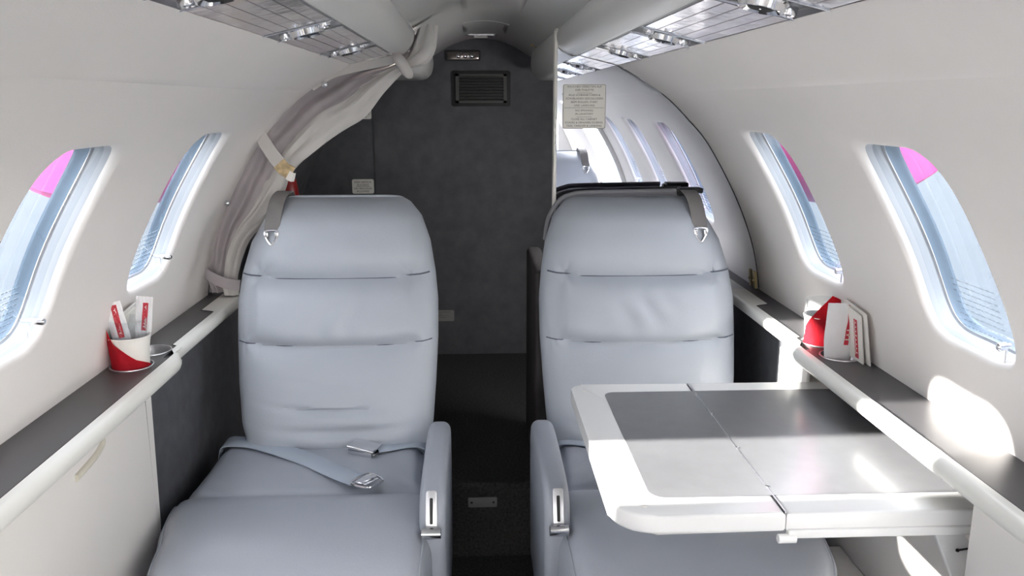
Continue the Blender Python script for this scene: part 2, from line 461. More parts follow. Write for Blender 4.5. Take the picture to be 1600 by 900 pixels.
# closet panel on the left of the back wall
bm = bmesh.new(); box(bm, -.70, -.392, 3.045, 3.09, .205, 1.24, bev=.006)
o = obj('door_1', bm, M['darkpanel'], kind='structure')
# forward bulkhead with open cockpit passage
bm = bmesh.new()
for x0, x1, z0, z1 in ((-.72, .72, 0, .55), (-.72, -.55, .55, 1.40), (.55, .72, .55, 1.40), (-.55, .55, 1.25, 1.42), (-.03, .03, .55, 1.25)): box(bm, x0, x1, -1.86, -1.80, z0, z1)
obj('wall_front', bm, M['valance'], smooth=False, kind='structure')
# door frame arch on the right behind the camera
bm = bmesh.new()
pts = [(wx(z)-.004, .235, z) for z in [.12+i*.04 for i in range(28)]]
tube(bm, [(p[0], p[1], p[2]) for p in pts], .016, 10); obj('door_2', bm, M['curtain2'], kind='structure')

# ------------------------------------------------------------------ outside
bm = bmesh.new(); box(bm, -60, 60, -40, 80, -1.0, -.9); obj('ground', bm, M['apron'], smooth=False, kind='structure')
for side in (-1, 1):
    x0, x1 = sorted((side*14, side*19))
    bm = bmesh.new(); box(bm, x0, x1, -40, 80, -.899, -.86)
    o = obj('ground_grass', bm, M['grass'], smooth=False, kind='structure')
    x0, x1 = sorted((side*19, side*60))
    bm = bmesh.new(); box(bm, x0, x1, -40, 80, -.899, -.85)
    o = obj('ground_far', bm, M['taxiway'], smooth=False, kind='structure')
    T = Thing('engine_nacelle', 'pink painted jet engine outside the %s windows' % ('left' if side < 0 else 'right'), 'engine', (side*1.40, 3.9, 1.20), 'engines seen through the windows')
    prof = [(.30, .02), (.33, -.02), (.37, 0), (.40, .06), (.44, .25), (.46, .6), (.455, 1.1), (.40, 1.7), (.30, 2.1), (.27, 2.12)]
    bm = bmesh.new(); lathe(bm, prof, (side*1.40, 2.95, 1.20), 40, (0, 1, 0)); T.part('cowl', bm, M['pink'])
    bm = bmesh.new(); lathe(bm, [(.375, -.005), (.36, -.035), (.30, -.05), (.001, -.055)], (side*1.40, 2.95, 1.20), 40, (0, 1, 0)); T.part('intake_cover', bm, M['pink'])
    bm = bmesh.new(); x0, x1 = sorted((side*.70, side*.90)); box(bm, x0, x1, 3.5, 4.5, 1.16, 1.28, bev=.04); T.part('pylon', bm, M['tablewhite'])

# ------------------------------------------------------------------ ledges, rails and side cabinets
HOLE_Y = (1.44, 1.53)
def rail_xi(y): return interp(y, [0, 1.548, 1.566, 1.828, 1.842], [.590, .590, .613, .613, .645])
def rail_xo(y): return interp(y, [0, 1.455, 1.475, 1.495, 1.515, 1.53], [.567, .566, .567, .572, .582, .589])
for side, sn in ((-1, 'left'), (1, 'right')):
    T = Thing('side_ledge', 'long dark grey window ledge with cream edge rail along the %s wall' % sn, 'ledge', (side*.64, .8, .66))
    bm = bmesh.new()
    zt = .695
    def f(y, x, d): return Vector((side*x, y, zt-d))
    for (a, b_, xs) in ((-.9, 1.395, .589), (1.575, 2.0, .609)):
        grid(bm, lambda u, v: f(a+(b_-a)*u, xs+(.685-xs)*v, 0), 4, 2)
    holes = []
    for hy in HOLE_Y:
        y0, y1 = (1.395, 1.485) if hy < 1.5 else (1.485, 1.575)
        ol = [(hy+.0345*math.cos(2*math.pi*i/48), .640+.0345*math.sin(2*math.pi*i/48)) for i in range(48)]
        ring_cell(bm, f, y0, y1, .589 if hy < 1.5 else .602, .685, ol, 12, 12, 3)
    bmesh.ops.remove_doubles(bm, verts=bm.verts[:], dist=1e-5)
    T.part('ledge_top', bm, M['ledge'])
    for hy in HOLE_Y:
        bm = bmesh.new(); lathe(bm, [(.0375, .0006), (.0372, .0018), (.0350, .0022), (.0338, .0), (.0325, -.041), (.030, -.044), (.001, -.045)], (side*.640, hy, zt), 40)
        T.part('cup_holder', bm, M['brushed'])
    # rail
    bm = bmesh.new(); ys = [-.9+.2*i for i in range(12)]+[1.40, 1.43]+[1.45+.006*i for i in range(16)]+[1.548, 1.551, 1.557, 1.563, 1.566, 1.57, 1.65, 1.75, 1.82, 1.826, 1.832, 1.838, 1.842, 1.85, 1.92, 2.0]
    rows = []
    for y in ys:
        xi, xo = rail_xi(y), rail_xo(y); r = .0125
        sec = [(xi, .6955), (xi-.0006, .6968)]
        cx, cz_ = xo+r, .6960-r-.0
        
        for a in range(90, 271, 15):
            sec.append((cx+r*math.cos(math.radians(a)), cz_+.001+r*1.05*math.sin(math.radians(a))))
        sec += [(xi, .671)]
        rows.append([bm.verts.new((side*p[0], y, p[1])) for p in sec])
    for A, B in zip(rows, rows[1:]):
        for k in range(len(A)-1): bm.faces.new([A[k], A[k+1], B[k+1], B[k]])
    bm.faces.new(rows[0]); bm.faces.new(rows[-1][::-1])
    rl = T.part('edge_rail', bm, M['rail'])
    bm = bmesh.new()
    tube(bm, [(side*(rail_xi(y)+.0004), y, .6962) for y in ys], .0007, 6); T.part('joint_line', bm, M['black'], rl)
    bm = bmesh.new(); box(bm, *sorted((side*.681, side*.690)), -.9, 2.0, .690, .7005); T.part('wall_gap_strip', bm, M['black'])
# left cabinet
T = Thing('side_cabinet', 'cream side cabinet with table door under the left ledge', 'cabinet', (-.63, .5, 0))
bm = bmesh.new(); prism(bm, [(-.9, .662), (1.425, .662), (1.412, .40), (1.385, .33), (1.34, .10), (-.9, .10)], .006, (-.6115, 0, 0), (0, 1, 0), (0, 0, 1), (1, 0, 0), bev=.001); T.part('body', bm, M['cab'])
bm = bmesh.new(); prism(bm, rrect(-.55, 1.385, .30, .650, [.004, .01, .01, .01]), .004, (-.6048, 0, 0), (0, 1, 0), (0, 0, 1), (1, 0, 0), bev=.0015); d = T.part('door', bm, M['cab'])
bm = bmesh.new(); tube(bm, [(-.6045, y, z) for y, z in ((-.55, .655), (1.392, .655), (1.388, .30))], .0016, 6); T.part('door_gap', bm, M['groove'])
# recessed finger pull
bm = bmesh.new()
hp = catmull([(0, 1.204, .656), (0, 1.213, .650), (0, 1.208, .642), (0, 1.180, .634), (0, 1.122, .629)], 6)
tube(bm, [(-.6012, p.y, p.z) for p in hp], [.0035+.0025*math.sin(min(1, i/6)*1.57) for i in range(len(hp))], 10)
T.part('finger_pull', bm, M['recess'], d)
# dark side panels behind the cabinets
for side, sn in ((-1, 'left'), (1, 'right')):
    x0, x1 = sorted((side*.628, side*.640)); bm = bbox(x0, x1, 1.30 if side < 0 else 1.615, 2.0, .14, .667)
    o = obj('baseboard_%s' % sn, bm, M['darkpanel'], smooth=False, kind='structure')
# right cabinet (table bay)
T = Thing('side_cabinet', 'cream side cabinet with open table bay under the right ledge', 'cabinet', (.63, .5, 0))
bm = bmesh.new(); box(bm, .588, .600, -.9, .93, .10, .664, bev=.004); box(bm, .655, .661, .90, 1.612, .10, .644); T.part('body', bm, M['cab'])
bm = bmesh.new(); box(bm, .592, .601, 1.47, 1.612, .14, .664, bev=.003); box(bm, .600, .655, 1.600, 1.612, .14, .64); T.part('end_panel', bm, M['cab'])
bm = bmesh.new(); box(bm, .594, .654, .94, 1.40, .14, .333, bev=.003); T.part('lower_duct', bm, M['cab'])
bm = bmesh.new(); tube(bm, [(.594, 1.42, .16), (.594, 1.42, .62)], .005, 10); T.part('slide_rail', bm, M['brushed'])
bm = bmesh.new(); prism(bm, [(.80, .60), (.815, .596), (.80, .57), (.775, .54), (.78, .58)], .003, (.586, 0, 0), (0, 1, 0), (0, 0, 1), (1, 0, 0)); T.part('slot_opening', bm, M['black'])

# ------------------------------------------------------------------ overhead service panels
def psu(side, sn, ys):
    T = Thing('overhead_service_panel', 'polished metal service panel with reading lights under the %s overhead valance' % sn, 'overhead panel', (side*.263, .9, 1.25))
    # the underside leans: outer edge (x .311, z 1.239), inner edge (x .217, z 1.2605)
    A = Vector((side*.3105, 0, 1.2375)); B = Vector((side*.2165, 0, 1.2600)); e = (B-A); L = e.length; e = e/L
    n = Vector((0, 1, 0)).cross(e); n = n if n.z < 0 else -n
    def P(s, y, h): return A+e*s+Vector((0, y, 0))+n*h
    ys = sorted(ys); edges = [-1.0]+ys+[2.0]
    for k in range(len(edges)-1):
        a, b_ = edges[k]+(.045 if k else 0), edges[k+1]-(.045 if k < len(edges)-2 else 0)
        bm = bmesh.new()
        # five shallow planks with grooves between them
        m = 5
        for j in range(m):
            s0, s1 = .002+(L-.004)*j/m+.0007, .002+(L-.004)*(j+1)/m-.0007
            NY = 24
            def f(u, v): return P(s0+(s1-s0)*v, a+(b_-a)*u, .0016)
            V = grid(bm, f, NY, 2)
            grid(bm, lambda u, v: P(s0, a+(b_-a)*u, .0016*v), 1, 1); grid(bm, lambda u, v: P(s1, a+(b_-a)*u, .0016*v), 1, 1)
        bmesh.ops.remove_doubles(bm, verts=bm.verts[:], dist=1e-6)
        T.part('metal_plate', bm, M['plate'])
        bm = bmesh.new(); bm.faces.new([bm.verts.new(P(*q)) for q in ((0, a, .0002), (L, a, .0002), (L, b_, .0002), (0, b_, .0002))]); T.part('plate_backing', bm, M['brushed'])
    for y in ys:
        # recessed fixture bay with a big swivel vent and two small nozzles
        bm = bmesh.new()
        q = [P(0, y-.045, 0), P(L, y-.045, 0), P(L, y+.045, 0), P(0, y+.045, 0)]; q2 = [v-n*.008 for v in q]
        vs = [bm.verts.new(v) for v in q]; v2 = [bm.verts.new(v) for v in q2]
        for k in range(4): bm.faces.new([vs[k], vs[(k+1) % 4], v2[(k+1) % 4], v2[k]])
        bm.faces.new(v2); bay = T.part('fixture_bay', bm, M['brushed'])
        for dy in (-.045, .045):
            bm = bmesh.new(); tube(bm, [P(0, y+dy, .001), P(L, y+dy, .001)], .0022, 8); T.part('bay_bar', bm, M['chrome'], bay)
        c = P(L*.55, y, -.004)
        bm = bmesh.new(); lathe(bm, [(.027, 0), (.027, .004), (.0245, .0055), (.0225, .013), (.021, .0135), (.017, .010), (.001, .010)], c, 32, n); T.part('swivel_light', bm, M['chrome'])
        bm = bmesh.new(); lathe(bm, [(.0145, 0.0104), (.012, .0125), (.001, .0125)], c, 20, n); T.part('light_lens', bm, M['black'])
        for s, dy in ((.20, .016), (.84, -.018)):
            c = P(L*s, y+dy, -.004); bm = bmesh.new()
            lathe(bm, [(.009, 0), (.009, .004), (.0075, .009), (.005, .010), (.004, .008), (.001, .008)], c, 18, n); T.part('air_nozzle', bm, M['chrome'])
psu(-1, 'left', (-.05, .37, .80, 1.21, 1.63))
psu(1, 'right', (-.05, .42, .86, 1.30, 1.68))

# ------------------------------------------------------------------ mirror partition
T = Thing('mirror_partition', 'mirror fronted partition with cream edge strip behind the right seat', 'partition', (.40, 2.01, .20))
def arcpts(z0, z1, n, off=0): return [(wx(z0+(z1-z0)*i/n)-off, z0+(z1-z0)*i/n) for i in range(n+1)]
outl = [(.166, .204)]+arcpts(.204, 1.232, 40, .001)+[(.311, 1.234), (.214, 1.258), (.20, 1.256), (.176, 1.267), (.166, 1.275)]
bm = bmesh.new(); prism(bm, outl, .020, (0, 2.002, 0), (1, 0, 0), (0, 0, 1), (0, 1, 0)); T.part('panel', bm, M['backfab'], smooth=False)
bm = bmesh.new(); prism(bm, outl, .0015, (0, 2.0, 0), (1, 0, 0), (0, 0, 1), (0, 1, 0)); T.part('mirror_glass', bm, M['mirror'], smooth=False)
bm = bmesh.new(); box(bm, .1585, .166, 1.992, 2.024, .204, 1.316, bev=.002); T.part('edge_strip', bm, M['placard'])
bm = bmesh.new(); box(bm, .118, .160, 1.996, 2.36, .204, .747, bev=.012); T.part('padded_side', bm, mat('taupe_padding', (.060, .055, .058), .8, noise=.1, nscale=30))
bm = bmesh.new(); tube(bm, [(x-.0005, 1.9995, z) for x, z in arcpts(.70, 1.172, 30, .0008)], .0011, 6); T.part('edge_joint', bm, M['black'])
# sign on the mirror
S = Thing('warning_sign', 'cream lavatory notice in German and English on the mirror', 'sign', (.23, 1.998, 1.14))
bm = bmesh.new(); prism(bm, rrect(.1795, .2815, 1.0905, 1.193, .004), .0012, (0, 1.9985, 0), (1, 0, 0), (0, 0, 1), (0, -1, 0)); S.part('plaque', bm, M['placard'], smooth=False)
lines = [('RAUCHEN VERBOTEN AUF', 1.1888), ('DER TOILETTE', 1.1808), ('ALLE SCHRANKTÜREN &', 1.1695), ('SCHUBLADEN GESCHLOSSEN', 1.1615), ('BEIM ROLLEN, START', 1.1535), ('UND LANDUNG', 1.1455),
         ('NO SMOKING', 1.1340), ('IN LAVATORY', 1.1260), ('CLOSE ALL CABINET', 1.1140), ('DOORS & DRAWERS DURING', 1.1060), ('TAXI, TAKEOFF & LANDING', 1.0985)]
big = bmesh.new()
for t, z in lines:
    b2 = text_bm(t, .0067, (.2305, 1.9970, z+.0020), (1, 0, 0), (0, 0, 1)); me = bpy.data.meshes.new('x'); b2.to_mesh(me); b2.free(); big.from_mesh(me); bpy.data.meshes.remove(me)
for z, w in ((1.1732, .018), (1.1390, .047), (1.1178, .018)): box(big, .2305-w, .2305+w, 1.9966, 1.9972, z-.0003, z+.0003)
S.part('lettering', big, M['ink'], smooth=False, recalc=False)
bm = bmesh.new(); tube(bm, [(p[0], 1.9974, p[1]) for p in rrect(.1805, .2805, 1.0915, 1.192, .004)], .0006, 5, closed=True); S.part('border_line', bm, M['ink'])
# small brass latch at the foot of the arc
bm = bmesh.new(); prism(bm, rrect(-.008, .008, -.022, .022, .004), .006, (.664, 1.985, .723), (0, 1, 0), (-.12, 0, 1), (-1, 0, 0), bev=.001)
lathe(bm, [(.004, 0), (.003, .003), (.001, .0035)], (.658, 1.985, .722), 12, (-1, 0, 0)); tag(obj('door_latch', bm, M['brass']), 'small brass latch plate on right wall beside the mirror edge', 'latch')

# ------------------------------------------------------------------ back wall fittings
def placard(label, x0, x1, z0, z1, y, txt, ts, name='placard', m='placard'):
    S = Thing(name, label, 'sign', ((x0+x1)/2, y, (z0+z1)/2))
    bm = bmesh.new(); prism(bm, rrect(x0, x1, z0, z1, .006), .003, (0, y, 0), (1, 0, 0), (0, 0, 1), (0, -1, 0), bev=.0008); S.part('plaque', bm, M[m], smooth=False)
    big = bmesh.new()
    for t, z in txt:
        b2 = text_bm(t, ts, ((x0+x1)/2, y-.0034, z), (1, 0, 0), (0, 0, 1)); me = bpy.data.meshes.new('x'); b2.to_mesh(me); b2.free(); big.from_mesh(me); bpy.data.meshes.remove(me)
    zc = (z0+z1)/2; w = (x1-x0)*.32; box(big, (x0+x1)/2-w, (x0+x1)/2+w, y-.0036, y-.003, zc-.0005, zc+.0005)
    S.part('lettering', big, M['ink'], smooth=False, recalc=False)
placard('cream baggage placard halfway up the dark closet door edge', -.472, -.394, .829, .881, 3.045, [('KEIN GEPÄCK', .8755), ('ZULÄSSIG', .8655), ('NO BAGGAGE', .8525), ('ALLOWED', .8425)], .0098)
placard('cream placard half hidden by the curtain high on dark closet', -.472, -.394, 1.094, 1.146, 3.045, [('KEIN GEPÄCK', 1.1405), ('ZULÄSSIG', 1.1305), ('NO BAGGAGE', 1.1175), ('ALLOWED', 1.1075)], .0098)
placard('dull grey placard low on dark back wall beside left seat', -.225, -.112, .333, .376, 3.10, [('EMERGENCY EQUIPMENT', .372), ('INSIDE', .362), ('NO STOWAGE', .3515), ('', .34)], .0075, m='dullplac' if 'dullplac' in M else (M.__setitem__('dullplac', mat('dull_grey_placard', (.30, .29, .28), .5)) or 'dullplac'))
# vent grille
V = Thing('air_grille', 'black louvred air grille on the dark back wall', 'vent', (0, 3.10, 1.20))
bm = bmesh.new(); prism(bm, rrect(-.108, .104, 1.138, 1.263, .008), .008, (0, 3.10, 0), (1, 0, 0), (0, 0, 1), (0, -1, 0), bev=.003); V.part('surround', bm, M['black'])
bm = bmesh.new()
for x0, x1, z0, z1 in ((-.094, -.082, 1.15, 1.252), (.078, .090, 1.15, 1.252), (-.094, .090, 1.15, 1.158), (-.094, .090, 1.244, 1.252)): box(bm, x0, x1, 3.082, 3.094, z0, z1)
V.part('frame', bm, M['grille'], smooth=False)
for k in range(8):
    z = 1.166+k*.0105; bm = bmesh.new(); prism(bm, [(0, 0), (.010, -.004), (.010, -.0025), (0, .0018)], .160, (-.082, 3.083, z), (0, 1, 0), (0, 0, 1), (1, 0, 0)); V.part('slat', bm, M['grille'], smooth=False)
# courtesy light plate
V = Thing('courtesy_light', 'narrow smoked courtesy light strip above the air grille', 'light', (-.067, 3.10, 1.315))
bm = bmesh.new(); prism(bm, rrect(-.130, -.004, 1.298, 1.334, .004), .006, (0, 3.10, 0), (1, 0, 0), (0, 0, 1), (0, -1, 0), bev=.002); V.part('bezel', bm, M['black'])
bm = bmesh.new(); prism(bm, rrect(-.122, -.010, 1.304, 1.328, .003), .003, (0, 3.094, 0), (1, 0, 0), (0, 0, 1), (0, -1, 0), bev=.001); V.part('lens', bm, mat('smoked_lens', (.22, .19, .18), .12, metal=.7))
for k in range(3):
    bm = bmesh.new(); lathe(bm, [(.008, 0), (.008, .005), (.004, .008), (.001, .008)], (-.083+k*.024, 3.092, 1.314), 14, (0, -1, 0)); V.part('lamp', bm, M['chrome'])
# ceiling hatch outlines and small ceiling light
for k, (y0, y1, x0, x1, lb) in enumerate(((1.60, 2.20, -.056, .084, 'long flush ceiling hatch in the middle of the headliner'), (2.44, 2.78, -.060, .072, 'short flush ceiling hatch nearest the dark back wall'))):
    bm = bmesh.new()
    def f(u, v): 
        x = x0+(x1-x0)*u; return Vector((x, y0+(y1-y0)*v, ceil_z(x)-.0010))
    grid(bm, f, 8, 2)
    for (u0, u1, v0, v1) in ((0, 1, 0, 0), (0, 1, 1, 1), (0, 0, 0, 1), (1, 1, 0, 1)):
        def g(u, v, a=(u0, u1, v0, v1)):
            p = f(a[0]+(a[1]-a[0])*u, a[2]+(a[3]-a[2])*u); p.z += .0012*v; return p
        grid(bm, g, 8, 1)
    bmesh.ops.remove_doubles(bm, verts=bm.verts[:], dist=1e-5)
    tag(obj('ceiling_hatch', bm, M['ceil']), lb, 'hatch')
V = Thing('ceiling_light', 'small oblong chrome ceiling light just before the back wall', 'light', (-.003, 2.88, 1.37))
bm = bmesh.new(); prism(bm, rrect(-.056, .050, 2.86, 2.90, .012), .006, (0, 0, 1.374), (1, 0, 0), (0, 1, 0), (0, 0, -1), bev=.002); V.part('bezel', bm, M['brushed'])
bm = bmesh.new(); prism(bm, rrect(-.028, .018, 2.868, 2.892, .005), .007, (0, 0, 1.368), (1, 0, 0), (0, 1, 0), (0, 0, -1), bev=.002); V.part('lens', bm, M['cup'])
bm = bmesh.new()
lathe(bm, [(.004, 0), (.004, .006), (.002, .007)], (.152, 2.66, 1.327), 12, (0, 0, -1)); lathe(bm, [(.004, 0), (.004, .006), (.002, .007)], (.164, 2.66, 1.324), 12, (0, 0, -1)); box(bm, .150, .166, 2.655, 2.665, 1.323, 1.33)
tag(obj('curtain_catch', bm, M['brass']), 'tiny metal catch on the ceiling left of the right valance', 'catch')
ld = bpy.data.lights.new('aft_fill_light', 'AREA'); lo = bpy.data.objects.new('aft_fill_light', ld); C.objects.link(lo); ld.shape = 'RECTANGLE'; ld.size = .25; ld.size_y = .06; ld.energy = 1.0; ld.color = (1, .98, .97); lo.location = (.42, 2.12, 1.06); lo.rotation_euler = (Vector((-.35, 3.1, .45))-lo.location).to_track_quat('-Z', 'Y').to_euler()  # added fill light without a fixture, unseen behind the partition, brightens the aft compartment
# riser plate
V = Thing('floor_plate', 'small dark metal plate screwed to the aisle step', 'plate', (-.017, 1.962, .152))
bm = bmesh.new(); prism(bm, rrect(-.054, .020, .139, .166, .003), .003, (0, 1.9635, 0), (1, 0, 0), (0, 0, 1), (0, -1, 0), bev=.0008); V.part('plate', bm, mat('dull_steel', (.26, .26, .26), .5, metal=.3))
for x in (-.045, .011):
    bm = bmesh.new(); lathe(bm, [(.003, 0), (.002, .0012), (.0005, .0012)], (x, 1.9604, .152), 10, (0, -1, 0)); V.part('screw', bm, M['black'])
# fire extinguisher behind the curtain
V = Thing('fire_extinguisher', 'red fire extinguisher standing behind the curtain and left seat', 'fire extinguisher', (-.56, 2.3, .205))
bm = bmesh.new(); lathe(bm, [(.001, 0), (.034, .002), (.036, .02), (.036, .70), (.030, .74), (.014, .762), (.014, .775)], (-.545, 2.3, .205), 24, cap0=False); V.part('cylinder', bm, M['fireext'])
bm = bmesh.new(); box(bm, -.555, -.535, 2.26, 2.33, .978, .992, bev=.003); tube(bm, [(-.545, 2.30, .97), (-.545, 2.30, .99)], .01, 10); V.part('valve_handle', bm, M['black'])
# wall shelf that the extinguisher's compartment belongs to: curb strip
# ------------------------------------------------------------------ seats
def gauss(x, s): return math.exp(-(x/s)**2)
def make_seat(side, label, backshell=False, facing=1, yoff=0.0):
    """side -1 left / +1 right. u>0 is the aisle side. facing 1: faces the camera"""
    loc = Vector((side*.337, 1.45, 0.14))
    T = Thing('passenger_seat', label, 'seat', loc)
    X = lambda u: side*(.337-u)        # u towards the aisle
    zz = [.40, .47, .55, .64, .72, .78, .845, .90, .930, .945]
    WI = [.205, .212, .218, .223, .223, .217, .206, .186, .160, .13]
    WO = [.185, .205, .214, .220, .222, .214, .196, .165, .140, .11]
    zl = []
    z = .40
    while z < .9: zl.append(z); z += .006
    zl += [.905, .912, .918, .924, .929, .933, .9365, .939]
    s1 = lambda u: .775-.004*math.cos(u*7)+.010*max(0, abs(u)-.13)/.09   # upper seam
    s2 = lambda u: .634+.012*(u/.22)**2-.003
    def front_disp(u, z):
        d = 0.0; a, b_ = s1(u), s2(u)
        k = 1 if abs(u) < .165 else max(.22, 1-(abs(u)-.165)/.03)
        for lo, hi, amp in ((b_, a, .027), (a, .955, .030), (.42, b_, .021)):
            if lo <= z <= hi:
                t = (z-lo)/(hi-lo)*2-1
                d = amp*(1-abs(t)**(4.5 if amp < .029 else 3.0))
        base = .020
        d = base*(1-k)+d*k
        # wrinkles
        d += .0032*math.sin((u+.02*math.sin(z*40))*95)*gauss(z-.70, .045)*gauss(u+.005, .055)
        sag = .030*(u/.2)**2
        d -= .0095*gauss(z-(.505+sag), .0055)*gauss(u+.01, .10)
        d -= .0095*gauss(z-(.462+sag*.5), .010)*gauss(u-.02, .11)
        d -= .0025*gauss(z-(.560+sag), .006)*gauss(u+.03, .07)
        for (u0, z0_, sg) in ((.165, .776, 1), (-.165, .777, -1), (.20, .640, 1), (-.20, .642, -1)):
            du, dz = u-u0, z-z0_; r = math.hypot(du, dz)
            if r < .07:
                ang = math.atan2(dz, du); d -= .0045*gauss(r, .035)*(.5+.5*math.cos(ang*6+1.0))
        d += .0006*math.sin(u*60+z*31)*math.sin(z*47-u*22)
        return d
    bm = bmesh.new(); rings = []; NF = 110
    for z in zl:
        wi, wo = interp(z, zz, WI), interp(z, zz, WO)
        top = max(0, (z-.885)/.054); sh = math.sqrt(max(0, 1-min(1, top)**2.4))
        thick = .088*(.12+.88*sh)
        yc = 1.68+(z-.42)*.38
        yfront = yc+ .055*(1-sh)
        ring = []
        for i in range(NF+1):            # front from u=-wo to wi
            t = i/NF*2-1
            tt = math.sin(t*math.pi/2)
            u = (wi if tt > 0 else wo)*tt
            edge = 1-(1-min(1, abs(tt))**5)**.5
            y = yfront+.045*edge*sh - front_disp(u, z)*(1-edge)*max(.15, sh)
            ring.append(bm.verts.new((X(u), y, z)))
        NB = 16
        for i in range(1, NB):
            t = 1-i/NB*2; u = (wi if t > 0 else wo)*math.copysign(abs(t)**.6, t)
            y = yfront+.045*sh+(thick-.045*sh)*(1-abs(t)**5)
            ring.append(bm.verts.new((X(u), y, z)))
        rings.append(ring)
    n = len(rings[0])
    for A, B in zip(rings, rings[1:]):
        for k in range(n): bm.faces.new([A[k], A[(k+1) % n], B[(k+1) % n], B[k]])
    # top cap: shrink twice
    last = rings[-1]; c = sum((v.co for v in last), Vector())/n
    for sc_, dz in ((.82, .0025), (.5, .004)):
        rg = [bm.verts.new((c.x+(v.co.x-c.x)*(1-(1-sc_)*.35), c.y+(v.co.y-c.y)*sc_, c.z+dz)) for v in rings[-1]]
        for k in range(n): bm.faces.new([last[k], last[(k+1) % n], rg[(k+1) % n], rg[k]])
        last = rg
    bm.faces.new(last); bm.faces.new(rings[0][::-1])
    back = T.part('backrest', bm, M['leather'])
    # stitched seams
    for sf, lim in ((s1, .205), (s2, .21)):
        pts = []
        for i in range(41):
            u = -lim+2*lim*i/40; z = sf(u); yc = 1.68+(z-.42)*.38
            w = .222; tt = u/w; edge = 1-(1-min(.999, abs(tt))**5)**.5
            pts.append((X(u), yc+.045*edge-front_disp(u, z)*(1-edge)-.0002, z))
        bm = bmesh.new(); tube(bm, pts, .0017, 6); T.part('seam', bm, M['crease'], back)
    # cushion
    path = [(1.775, .420), (1.70, .428), (1.62, .429), (1.55, .427), (1.515, .420), (1.497, .412), (1.483, .414), (1.465, .426), (1.42, .440), (1.35, .450), (1.28, .452), (1.22, .442), (1.175, .418), (1.148, .38), (1.138, .335), (1.142, .285), (1.16, .245)]
    P = catmull([(0, a, b2) for a, b2 in path], 7); NP = len(P)
    nor = []
    for i in range(NP):
        t = (P[min(i+1, NP-1)]-P[max(i-1, 0)]).normalized(); nor.append(Vector((0, t.z, -t.y)))
    if nor[10].z < 0: nor = [-q for q in nor]
    ox = lambda y: interp(y, [1.14, 1.3, 1.5, 1.75], [1.02, 1.05, 1.24, 1.27])
    bm = bmesh.new(); NU = 72; rows = []
    for i in range(NP):
        y = P[i].y
        w = interp(y, [1.14, 1.20, 1.35, 1.47, 1.50, 1.53, 1.75], [.212, .224, .230, .226, .214, .205, .195])
        row = []
        for k in range(NU+1):
            t = math.sin((k/NU*2-1)*math.pi/2); u = w*t*(1 if t > 0 else ox(y))
            h = .070*(1-(1-min(1, abs(t))**interp(y, [1.3, 1.5], [9, 20]))**.5)
            q = P[i]-nor[i]*h
            dz = -.004*gauss(abs(t)-.93, .02)*(1 if y < 1.5 else .6)
            dz += .0022*math.sin(u*50+y*30)*gauss(y-1.60, .08)+.0028*math.sin((u+y)*70)*gauss(y-1.52, .03)*gauss(abs(t)-.85, .2)
            q = q+nor[i]*dz
            row.append(bm.verts.new((X(u), q.y, q.z)))
        rows.append(row)
    for A, B in zip(rows, rows[1:]):
        for k in range(NU): bm.faces.new([A[k], A[k+1], B[k+1], B[k]])
    # close underneath
    for k in (0, NU):
        pass
    loop = [r[0] for r in rows]; loop2 = [r[-1] for r in rows]
    b0 = [bm.verts.new((v.co.x, v.co.y, .24)) for v in loop]; b1 = [bm.verts.new((v.co.x, v.co.y, .24)) for v in loop2]
    for i in range(NP-1):
        bm.faces.new([loop[i], loop[i+1], b0[i+1], b0[i]]); bm.faces.new([loop2[i], b1[i], b1[i+1], loop2[i+1]])
    bm.normal_update()
    cu = T.part('seat_cushion', bm, M['leather2'])
    for tt in (-.945, .945):
        pts = []
        for i in range(26, NP):
            y = P[i].y; w = interp(y, [1.14, 1.20, 1.35, 1.47, 1.50, 1.53, 1.75], [.212, .224, .230, .226, .214, .205, .195])
            h = .070*(1-(1-abs(tt)**interp(y, [1.3, 1.5], [9, 20]))**.5); q = P[i]-nor[i]*(h+.0022)
            pts.append((X(w*tt*(1 if tt > 0 else ox(y))), q.y, q.z))
        bm = bmesh.new(); tube(bm, pts, .0018, 6); T.part('piping', bm, M['leather'], cu)
    # seat base
    bm = bmesh.new(); box(bm, *sorted((X(-.17), X(.17))), 1.22, 1.72, .142, .30, bev=.02); T.part('pedestal', bm, M['darkpanel'])
    # aisle armrest
    prof = [(1.69, .30), (1.695, .42), (1.685, .465), (1.655, .495), (1.58, .504), (1.45, .504), (1.375, .500), (1.335, .490), (1.312, .465), (1.300, .42), (1.297, .33), (1.30, .18), (1.66, .18)]
    pc = [(p.y, p.z) for p in catmull([(0, a, b2) for a, b2 in prof], 3)]
    bm = bmesh.new(); m = len(pc); a0 = min(side*.085, side*.131); wa = .046; ra = .0165
    nrm = []
    for k in range(m):
        p, q = pc[k-1], pc[(k+1) % m]; t = Vector((q[0]-p[0], q[1]-p[1])).normalized(); nrm.append(Vector((t.y, -t.x)))
    cen = Vector((1.48, .35))
    lay = [(ra*(1-math.cos(math.radians(d))), ra*(1-math.sin(math.radians(d)))) for d in range(0, 91, 15)]
    lay = lay+[(wa-x_, i_) for x_, i_ in lay[::-1]]
    rg = []
    for x_, ins in lay:
        row = []
        for k in range(m):
            p = Vector(pc[k]); n_ = nrm[k] if (cen-p).dot(nrm[k]) > 0 else -nrm[k]
            q = p+n_*ins; row.append(bm.verts.new((a0+x_, q.x, q.y)))
        rg.append(row)
    for A, B in zip(rg, rg[1:]):
        for k in range(m): bm.faces.new([A[k], A[(k+1) % m], B[(k+1) % m], B[k]])
    bm.faces.new(rg[0]); bm.faces.new(rg[-1][::-1])
    arm = T.part('armrest', bm, M['leather2'])
    xc = side*.109
    bu = Vector((0, .38, .925)).normalized(); bn = Vector((0, -bu.z, bu.y)); bo = Vector((xc, 1.3015, .440))
